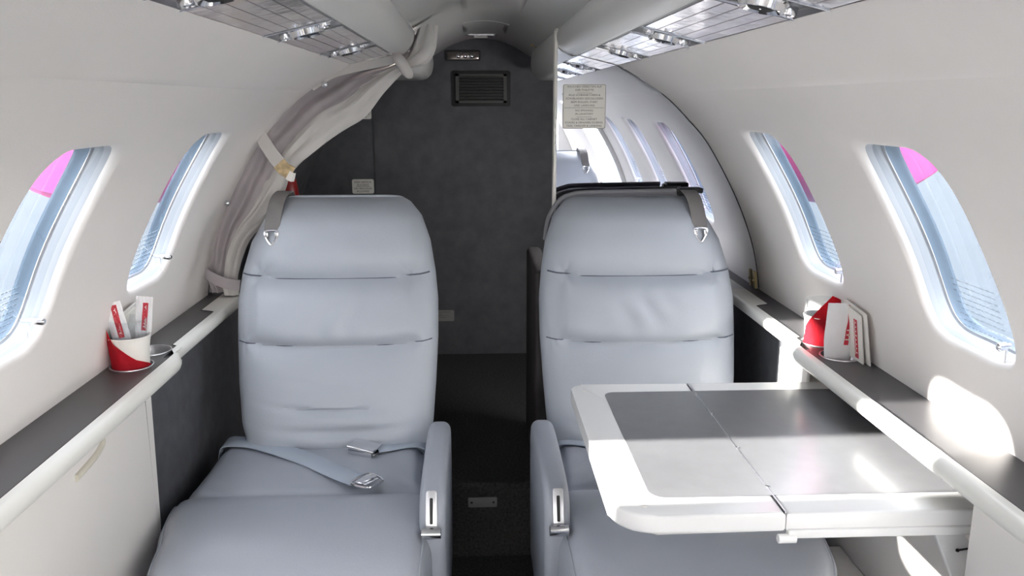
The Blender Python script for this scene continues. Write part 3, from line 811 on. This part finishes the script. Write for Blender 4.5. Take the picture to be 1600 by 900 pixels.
    bm = bmesh.new(); prism(bm, rrect(-.009, .009, .0, .064, .003), .003, bo, (1, 0, 0), bu, bn, bev=.0008); T.part('lever_bezel', bm, M['brushed'], arm)
    bm = bmesh.new(); prism(bm, rrect(-.0028, .0028, .008, .052, .002), .0008, bo+bn*.003, (1, 0, 0), bu, bn); T.part('lever_slot', bm, M['black'], arm)
    lc = bo+bn*.0105-bu*.006
    bm = bmesh.new(); tube(bm, [lc+Vector((k, 0, 0)) for k in (-.017, -.016, .016, .017)], [.0075, .0095, .0095, .0075], 18); T.part('recline_lever', bm, M['chrome'], arm)
    # rear shell seen above the headrest
    if backshell:
        bm = bmesh.new()
        pts = [(X(.17), 1.935, .915), (X(.155), 1.94, .930), (X(.10), 1.94, .938), (X(-.10), 1.94, .941), (X(-.14), 1.94, .938)]
        ribbon(bm, pts, .030, .010, (0, 1, 0)); T.part('rear_trim', bm, M['reartrim'])
        bm = bmesh.new(); tube(bm, catmull([(X(.205), 1.90, .84), (X(.195), 1.915, .89), (X(.17), 1.918, .930), (X(.14), 1.918, .944), (X(.10), 1.915, .948), (X(-.10), 1.915, .951)], 5), .006, 8); T.part('trim_roll', bm, M['reartrim'])
        bm = bmesh.new(); box(bm, *sorted((X(-.110), X(-.165))), 1.915, 1.95, .945, .957, bev=.003); box(bm, *sorted((X(-.105), X(-.125))), 1.912, 1.935, .940, .952, bev=.002); T.part('belt_guide', bm, M['black'])
    # shoulder harness end hanging over the outboard shoulder
    hx = X(-.128)
    ob = -side                      # pointing inboard
    sp = [(hx-ob*.000, 1.985, .905), (hx, 1.955, .946), (hx, 1.905, .951), (hx-ob*.004, 1.868, .935), (hx-ob*.008, 1.842, .900), (hx-ob*.010, 1.832, .876)]
    bm = bmesh.new(); ribbon(bm, sp, .034, .003, (1, 0, 0.0)); hs = T.part('shoulder_strap', bm, M['harness'])
    e = Vector((hx-ob*.010, 1.829, .874)); dn = Vector((0, -.36, -.93)).normalized()
    tri = [e+Vector((-.015, 0, 0)), e+Vector((.015, 0, 0)), e+Vector((.004, 0, 0))+dn*.026, e+Vector((-.004, 0, 0))+dn*.026]
    bm = bmesh.new(); tube(bm, catmull(tri, 5, closed=True), .0024, 8, closed=True)
    for q in (-1, 1):
        c = e+Vector((q*.011, 0, 0))+dn*.007; box(bm, c.x-.004, c.x+.004, c.y-.004, c.y+.002, c.z-.006, c.z+.006, bev=.001)
    T.part('harness_link', bm, M['chrome'], hs)
    # lap belt, outboard half with tongue
    sp = [(X(-.252), 1.73, .35), (X(-.251), 1.727, .395), (X(-.240), 1.722, .426), (X(-.205), 1.710, .4345), (X(-.150), 1.690, .4345), (X(-.051), 1.622, .4335), (X(.027), 1.553, .433), (X(.078), 1.509, .433)]
    bm = bmesh.new(); ribbon(bm, sp, .050, .003, (0, -1, 0), 8); lb = T.part('lap_belt', bm, M['belt'])
    c = Vector((X(.096), 1.494, .438)); d1 = Vector((-side*.80, -.60, 0)).normalized(); d2 = Vector((d1.y, -d1.x, 0)); d3 = Vector((0, 0, 1))
    def lb_box(bm, a0, a1, b0, b1_, c0, c1, bev=.001, tilt=.12):
        vs0 = len(bm.verts); box(bm, a0, a1, b0, b1_, c0, c1, bev=bev); bm.verts.ensure_lookup_table()
        for v in bm.verts[vs0:]:
            q = v.co.copy(); v.co = c+d1*q.x+d2*q.y+d3*(q.z+q.x*tilt)
    bm = bmesh.new()
    fr = catmull([c+d1*a+d2*b2+d3*.002 for a, b2 in ((-.020, -.024), (.018, -.022), (.026, -.006), (.026, .006), (.018, .022), (-.020, .024))], 4, closed=True)
    tube(bm, fr, .0022, 8, closed=True)
    lb_box(bm, -.016, .004, -.021, .021, .002, .007); lb_box(bm, .004, .012, -.017, .017, .000, .003)
    T.part('belt_tongue', bm, M['chrome'], lb)
    # inboard half with buckle
    sp = [(X(.203), 1.69, .36), (X(.201), 1.690, .41), (X(.190), 1.688, .430), (X(.165), 1.684, .435), (X(.130), 1.674, .434), (X(.095), 1.662, .435)]
    bm = bmesh.new(); ribbon(bm, sp, .042, .003, (0, -1, 0), 8); lb2 = T.part('lap_belt', bm, M['belt'])
    c = Vector((X(.070), 1.652, .439)); d1 = Vector((side*.93, .30, 0)).normalized(); d2 = Vector((d1.y, -d1.x, 0))
    bm = bmesh.new(); lb_box(bm, -.030, .030, -.024, .024, .004, .009, bev=.002); lb_box(bm, -.026, .028, -.022, .022, -.010, -.006, bev=.001)
    lb_box(bm, -.026, .026, -.024, -.021, -.008, .006); lb_box(bm, -.026, .026, .021, .024, -.008, .006)
    T.part('belt_buckle', bm, M['chrome'], lb2)
    if facing < 0 or yoff:
        pass
    return T
seatL = make_seat(-1, 'grey blue leather seat on the left beside the curtain')
seatR = make_seat(1, 'grey blue leather seat on the right behind the folding table', backshell=True)
seatF = make_seat(1, 'grey leather seat seen only as reflection in the mirror, facing aft')
# turn the third seat round so that it faces the table from the front
o = seatF.o; o.rotation_euler = (0, 0, math.pi); o.location = (.322, .71, .14)
# mirror its meshes in x so the armrest stays on the aisle
for ch in list(o.children_recursive):
    ch.data.transform(Matrix.Scale(-1, 4, Vector((1, 0, 0)))); ch.data.flip_normals()

# ------------------------------------------------------------------ folding table
T = Thing('folding_table', 'white two-leaf folding table with grey inlays in front of right seat', 'table', (.40, 1.2, .61))
zt = .640
def leaf(x0, x1, rs):
    bm = bmesh.new(); prism(bm, rrect(x0, x1, .955, 1.462, rs, 8), -.026, (0, 0, zt), (1, 0, 0), (0, 1, 0), (0, 0, 1), bev=.005, seg=3); return T.part('table_leaf', bm, M['tablewhite'])
l1 = leaf(.143, .3622, [0, .022, .055, 0]); l2 = leaf(.3636, .648, [0, 0, 0, 0])
bm = bmesh.new(); prism(bm, rrect(.199, .3622, 1.004, 1.415, [0, .018, .022, 0], 6), .0008, (0, 0, zt), (1, 0, 0), (0, 1, 0), (0, 0, 1)); T.part('inlay', bm, M['inlay'], l1, smooth=False)
bm = bmesh.new(); prism(bm, rrect(.3636, .6475, 1.004, 1.415, 0), .0008, (0, 0, zt), (1, 0, 0), (0, 1, 0), (0, 0, 1)); T.part('inlay', bm, M['inlay'], l2, smooth=False)
for lf, pts in ((l1, [(.3625, 1.004), ] + rrect(.199, .3625, 1.004, 1.415, [0, .018, .022, 0], 6)[1:-1]+[(.3625, 1.004)]),):
    pass
bm = bmesh.new(); box(bm, .3620, .3638, .958, 1.459, zt-.020, zt+.0010); T.part('fold_joint', bm, M['brushed'])
for y in (1.03, 1.16, 1.30, 1.40):
    bm = bmesh.new(); lathe(bm, [(.0022, 0), (.0022, .0014), (.001, .0018)], (.3629, y, zt+.0006), 10); T.part('hinge_screw', bm, M['chrome'])
bm = bmesh.new(); box(bm, .366, .645, .951, .962, zt-.034, zt-.022, bev=.002); T.part('lower_lip', bm, M['tablewhite'])
bm = bmesh.new(); tube(bm, [(.352, .953, zt-.034), (.3535, .953, zt-.034), (.376, .953, zt-.034), (.3775, .953, zt-.034)], [.003, .006, .006, .003], 12); T.part('hinge_knuckle', bm, M['tablewhite'])
bm = bmesh.new(); lathe(bm, [(.003, 0), (.0028, .001), (.001, .0013)], (.165, 1.425, zt-.0002), 12); lathe(bm, [(.0035, 0), (.003, .0012), (.001, .0015)], (.186, .982, zt-.0002), 12); T.part('bumper', bm, M['cup'])
bm = bmesh.new(); prism(bm, [(.566, .606), (.574, .612), (.592, .612), (.640, .562), (.652, .552), (.652, .45), (.640, .45)], .008, (0, .972, 0), (1, 0, 0), (0, 0, 1), (0, 1, 0), bev=.002)
br = T.part('support_arm', bm, M['tablewhite'])
bm = bmesh.new(); tube(bm, [(.603, .9705, .573), (.630, .9705, .577)], .0012, 8); lathe(bm, [(.0025, 0), (.002, .002)], (.603, .971, .573), 10, (0, -1, 0), cap1=True); lathe(bm, [(.0025, 0), (.002, .002)], (.630, .971, .577), 10, (0, -1, 0), cap1=True); T.part('arm_pin', bm, M['black'], br)
bm = bmesh.new(); box(bm, .627, .645, .966, .973, .533, .540, bev=.001); T.part('arm_stop', bm, M['placard'], br)

# ------------------------------------------------------------------ curtain
O = [(-.668, .704), (-.670, .76), (-.649, .85), (-.607, .944), (-.565, 1.01), (-.520, 1.086), (-.470, 1.135), (-.427, 1.172), (-.375, 1.196), (-.31, 1.222), (-.215, 1.240), (-.186, 1.262), (-.170, 1.292), (-.158, 1.316)]
I = [(-.600, .70), (-.600, .745), (-.570, .83), (-.505, .895), (-.478, .945), (-.452, .995), (-.392, 1.049), (-.340, 1.088), (-.284, 1.122), (-.238, 1.173), (-.184, 1.222), (-.140, 1.236), (-.120, 1.268), (-.112, 1.322)]
Oc = catmull([(a, 0, b2) for a, b2 in O], 8); Ic = catmull([(a, 0, b2) for a, b2 in I], 8); NC = len(Oc)
def gather(s):     # s station 0..13 : fold depth shrinks at the ties and the knot
    g = 1.0
    for s0, wd in ((5, .6), (10.4, .9), (1.0, .6)): g = min(g, .25+.75*min(1, abs(s-s0)/wd))
    return g
def cur(u, v, v0, v1, amp, ph, yb):
    k = u*(NC-1); i = min(int(k), NC-2); t = k-i
    a = Oc[i].lerp(Oc[i+1], t); b2 = Ic[i].lerp(Ic[i+1], t); s = k/8
    vv = v0+(v1-v0)*v
    p = a.lerp(b2, vv); g = gather(s)
    y = yb-amp*g*(math.sin(vv*math.pi*3.2+ph+s*.35)+.45*math.sin(vv*math.pi*7.5+s*.8+1.1))-.012*math.sin(min(1, max(0, vv))*math.pi)
    y += .0015*math.sin(s*9+vv*8)
    return Vector((p.x, y, p.z))
T = Thing('tied_curtain', 'pale grey curtain tied back along the left cabin arch', 'curtain', (-.5, 2.0, .9))
bm = bmesh.new(); grid(bm, lambda u, v: cur(u, v, 0, .62, .010, .4, 1.998), 156, 34); T.part('curtain_panel', bm, M['curtain'])  # flat part of the curtain, darker tone than the gathered fold
def fold(u, v):
    k = u*(NC-1); i = min(int(k), NC-2); t = k-i; s = k/8
    a = Oc[i].lerp(Oc[i+1], t); b2 = Ic[i].lerp(Ic[i+1], t); g = gather(s)
    ang = v*2*math.pi
    st = interp(s, [0, 3, 5, 7, 9, 10.4, 13], [.55, .55, .60, .50, .45, .30, .10])   # share where the gathered roll starts
    lo, hi = a.lerp(b2, st), b2; c = (lo+hi)/2; h = (hi-lo)/2
    r = 1+.15*math.sin(ang*3+s*1.1)*g+.06*math.sin(ang*8+s*1.7)*g
    thick = .024*(.6+.4*g)
    p = c+h*math.cos(ang)*r
    return Vector((p.x, 1.985-thick*math.sin(ang)*r-.003*g*math.sin(math.cos(ang)*7+s), p.z))
bm = bmesh.new(); grid(bm, fold, 156, 40)
bmesh.ops.remove_doubles(bm, verts=bm.verts[:], dist=1e-5); T.part('gathered_fold', bm, M['curtain2'])
# knot at the top
bm = bmesh.new()
kp = catmull([(-.208, 1.975, 1.256), (-.200, 1.945, 1.250), (-.188, 1.938, 1.234), (-.178, 1.945, 1.217), (-.176, 1.975, 1.212)], 6)
tube(bm, kp, [.008+.005*math.sin(math.pi*i/(len(kp)-1)) for i in range(len(kp))], 14); T.part('top_knot', bm, M['curtain2'])
bm = bmesh.new(); kp = catmull([(-.183, 1.965, 1.232), (-.158, 1.955, 1.244), (-.137, 1.955, 1.262), (-.128, 1.960, 1.290), (-.127, 1.970, 1.322)], 6)
tube(bm, kp, [.005+.008*math.sin(math.pi*min(1, i/(len(kp)-1)*.75+.1)) for i in range(len(kp))], 16); T.part('knot_tail', bm, M['curtain2'])
# tie straps
bm = bmesh.new(); ribbon(bm, [(-.536, 1.985, 1.088), (-.520, 1.958, 1.080), (-.497, 1.940, 1.048), (-.475, 1.934, 1.018), (-.452, 1.936, .996)], .030, .003, (.55, 0, .80)); ts = T.part('tie_strap', bm, M['curtain2'])
bm = bmesh.new(); ribbon(bm, [(-.474, 1.9325, 1.016), (-.462, 1.931, 1.003), (-.446, 1.934, .993)], .031, .005, (.55, 0, .80)); T.part('hook_tape', bm, M['tan'], ts)
bm = bmesh.new(); ribbon(bm, [(-.455, 1.929, .990), (-.446, 1.929, .985), (-.440, 1.932, .984)], .022, .003, (.75, 0, .62)); T.part('strap_tip', bm, M['cup'], ts)
bm = bmesh.new(); ribbon(bm, [(-.678, 1.985, .757), (-.668, 1.962, .757), (-.645, 1.947, .747), (-.615, 1.940, .736), (-.585, 1.945, .730)], .026, .003, (.0, 0, 1)); T.part('tie_strap', bm, M['curtain'])
for (x, z) in ((-.366, 1.192), (-.603, .924)):
    bm = bmesh.new(); lathe(bm, [(.0075, 0), (.0070, .003), (.004, .0055), (.0005, .0065)], (x, 1.950, z), 18, (0, -1, 0)); T.part('snap_button', bm, M['chrome'])
# track cover the curtain hangs from
bm = bmesh.new(); ribbon(bm, [(-.40, 1.975, 1.186), (-.352, 1.970, 1.214), (-.30, 1.968, 1.228), (-.24, 1.968, 1.240), (-.205, 1.966, 1.248)], .020, .004, (0, 0, 1)); T.part('header_band', bm, M['curtain2'])
# partition frame behind the curtain
bm = bmesh.new()
ap = arcpts(.70, 1.235, 40)
V_ = [[bm.verts.new((-(x-d), yy, z)) for (x, z) in ap] for d, yy in ((.001, 2.005), (.045, 2.022), (.045, 2.04))]
for A, B in zip(V_, V_[1:]):
    for k in range(len(A)-1): bm.faces.new([A[k], A[k+1], B[k+1], B[k]])
obj('trim_10', bm, M['curtain'], kind='structure')

# ------------------------------------------------------------------ cups, napkins, sachets, booklets
def cup_at(side, hy, sn, where):
    cx, cy, z0 = side*.640, hy, .6515
    bm = bmesh.new(); prof = [(.001, 0), (.026, 0), (.0275, .003), (.0325, .088), (.0345, .096), (.0355, .0985), (.0345, .1005), (.0330, .0985), (.0315, .088), (.0265, .006), (.001, .004)]
    lathe(bm, prof, (cx, cy, z0), 40); tag(obj('paper_cup', bm, M['cup']), 'white paper cup in the %s ledge cup holder, wrapped by red napkin' % sn, 'cup')
    bm = bmesh.new(); prof = [(.001, .030), (.024, .030), (.0255, .034), (.0312, .126), (.0328, .1285), (.0318, .130), (.0304, .128), (.0246, .035)]
    lathe(bm, prof, (cx, cy, z0), 40); tag(obj('plastic_cup', bm, M['clear']), 'clear plastic cup nested inside the %s paper cup' % sn, 'cup')
    # napkin wrapped round the cup, diagonal upper hem with a tall peak
    bm = bmesh.new()
    if side < 0: a0, a1, pk = math.radians(-205), math.radians(12), .0
    else: a0, a1, pk = math.radians(-190), math.radians(5), .5
    def f(u, v):
        a = a0+(a1-a0)*u
        if side < 0: top = interp(u, [0, .14, .24, .42, .7, 1], [.095, .152, .150, .092, .062, .045])
        else: top = interp(u, [0, .1, .3, .5, .6, .85, 1], [.05, .080, .112, .146, .140, .118, .06])
        h = .038+(top-.038)*v; r = .0285+.00575*h/.1+.0012+.0008*math.sin(u*25+v*4)+.0028*max(0, (h-.09)/.05)
        return Vector((cx+r*math.cos(a), cy+r*math.sin(a), z0+h))
    grid(bm, f, 60, 12)
    r_ = bmesh.ops.solidify(bm, geom=bm.faces[:], thickness=-.0007)
    tag(obj('red_napkin', bm, M['red']), 'red paper napkin folded round the white cup on the %s ledge' % sn, 'napkin')
cup_at(-1, 1.44, 'left', ''); cup_at(1, 1.53, 'right', '')
def script_mark(bm, o, ux, uy, length, h, n=7):
    o = Vector(o); ux = Vector(ux); uy = Vector(uy); pts = []
    for i in range(n*8+1):
        t = i/(n*8); hh = h*(1.6 if (int(t*n) in (0, n//2)) else 1)
        pts.append(o+ux*(length*t+.3*length/n*math.sin(t*n*2*math.pi))+uy*(hh*math.cos(t*n*2*math.pi)))
    tube(bm, pts, .0005, 5)
def sachet(label, base, up, wdir, w, h, band, group=None, puff=.005, name='sachet'):
    up = Vector(up).normalized(); wd = Vector(wdir); wd = (wd-up*wd.dot(up)).normalized(); nn = wd.cross(up)
    if nn.y > 0: nn = -nn
    base = Vector(base); T = Thing(name, label, 'sachet', base, group)
    def P(s, t, sg):
        e = (1-abs(s)**3)*(1-abs(2*t-1)**4)
        crk = .0012*math.sin(t*22+s*5)*math.sin(s*9+t*3)
        nar = 1-.30*max(0, .45-t)/.45
        return base+wd*(s*w/2*nar)+up*(t*h)+nn*(sg*puff*e+crk*(1 if abs(s) < .98 else .3))
    bm = bmesh.new()
    grid(bm, lambda u, v: P(u*2-1, v, 1), 16, 24); grid(bm, lambda u, v: P(u*2-1, v, -1), 16, 24)
    bmesh.ops.remove_doubles(bm, verts=bm.verts[:], dist=2e-5); pk = T.part('packet', bm, M['foil'])
    if band:
        s0, s1, t0, t1 = band; bm = bmesh.new(); sl = .16
        def Q(u, v):
            t = t0+(t1-t0)*v; return P(s0+(s1-s0)*u+sl*(t-.5), t, 1)+nn*.0006
        grid(bm, Q, 6, 20); T.part('red_band', bm, M['redband'], pk)
        bm = bmesh.new(); a = Q(.5, .08)+nn*.0006; b2 = Q(.5, .90)+nn*.0006
        ax = (b2-a); L = ax.length; ax.normalize(); script_mark(bm, a, ax, wd, L, w*.045); T.part('script_print', bm, M['cup'], pk)
    return T
sachet('white foil sachet with red script band standing in right cup holder', (.632, 1.435, .668), (.05, .02, 1), (1, .12, 0), .064, .128, (.18, .46, .40, .98))
sachet('foil sachet leaning to the left inside the left clear cup', (-.640, 1.430, .705), (-.15, -.08, 1), (1, .2, .3), .030, .112, (-.25, .40, .42, .95), puff=.002)
sachet('upright foil sachet on the right inside the left clear cup', (-.628, 1.458, .705), (.12, .03, 1), (1, .1, -.35), .028, .112, (-.2, .45, .45, .90), puff=.002)
def booklet(side, y0, y1, h, lean, off, label, m='paper', band=False):
    base = Vector((side*(.672-off), (y0+y1)/2, .6962)); upv = Vector((-side*-lean, 0, 1)); upv = Vector((side*lean, 0, 1)).normalized()
    T = Thing('booklet', label, 'booklet', base, None); wd = Vector((0, 1, 0)); nn = Vector((-side, 0, lean)).normalized()
    W_ = y1-y0
    pts = [(-W_/2, 0), (W_/2, 0), (W_/2, h*.93), (W_/2-.02, h), (-W_/2, h*.92)]
    bm = bmesh.new(); prism(bm, pts, .0016, base, wd, upv, nn); T.part('pages', bm, M[m], smooth=False)
    bm = bmesh.new(); prism(bm, [(p[0]*1.01, p[1]*1.005) for p in pts], .0004, base+nn*.0018, wd, upv, nn); cv = T.part('cover', bm, M['cup'] if m == 'paper' else M[m], smooth=False)
    if band:
        bm = bmesh.new(); prism(bm, [(-W_*.30, .006), (-W_*.12, .006), (-W_*.12, h*.80), (-W_*.30, h*.80)], .0003, base+nn*.0023, wd, upv, nn); T.part('red_band', bm, M['redband'], cv, smooth=False)
        bm = bmesh.new(); script_mark(bm, base+nn*.003+wd*(-W_*.21)+upv*.012, upv, wd, h*.66, .0028, 8); T.part('script_print', bm, M['cup'], cv)
booklet(-1, 1.425, 1.525, .100, -.17, .004, 'pale booklet leaning on left wall behind the cups, nearest the wall')
booklet(-1, 1.432, 1.515, .093, -.15, .009, 'thin grey booklet in front of the pale one on left ledge', m='placard')
booklet(1, 1.375, 1.475, .104, -.17, .005, 'white booklet leaning on right wall, behind the banded one', m='paper')
booklet(1, 1.385, 1.46, .098, -.14, .013, 'white booklet with red script band leaning on right wall', band=True)

# ------------------------------------------------------------------ repeats share a group
GROUPS = {'passenger_seat': 'grey leather cabin seats', 'side_ledge': 'ledges under the cabin windows', 'side_cabinet': 'cream side cabinets',
          'overhead_service_panel': 'overhead service panels', 'paper_cup': 'paper cups in the ledge holders', 'plastic_cup': 'clear plastic cups', 'red_napkin': 'red napkins round the cups',
          'sachet': 'foil sachets', 'booklet': 'booklets on the ledges', 'placard': 'placards in the lavatory', 'ceiling_hatch': 'hatches in the headliner'}
for o in list(scene.objects):
    if o.parent is None and o.get('label'):
        g = GROUPS.get(o.name.split('.')[0])
        if g: o['group'] = g
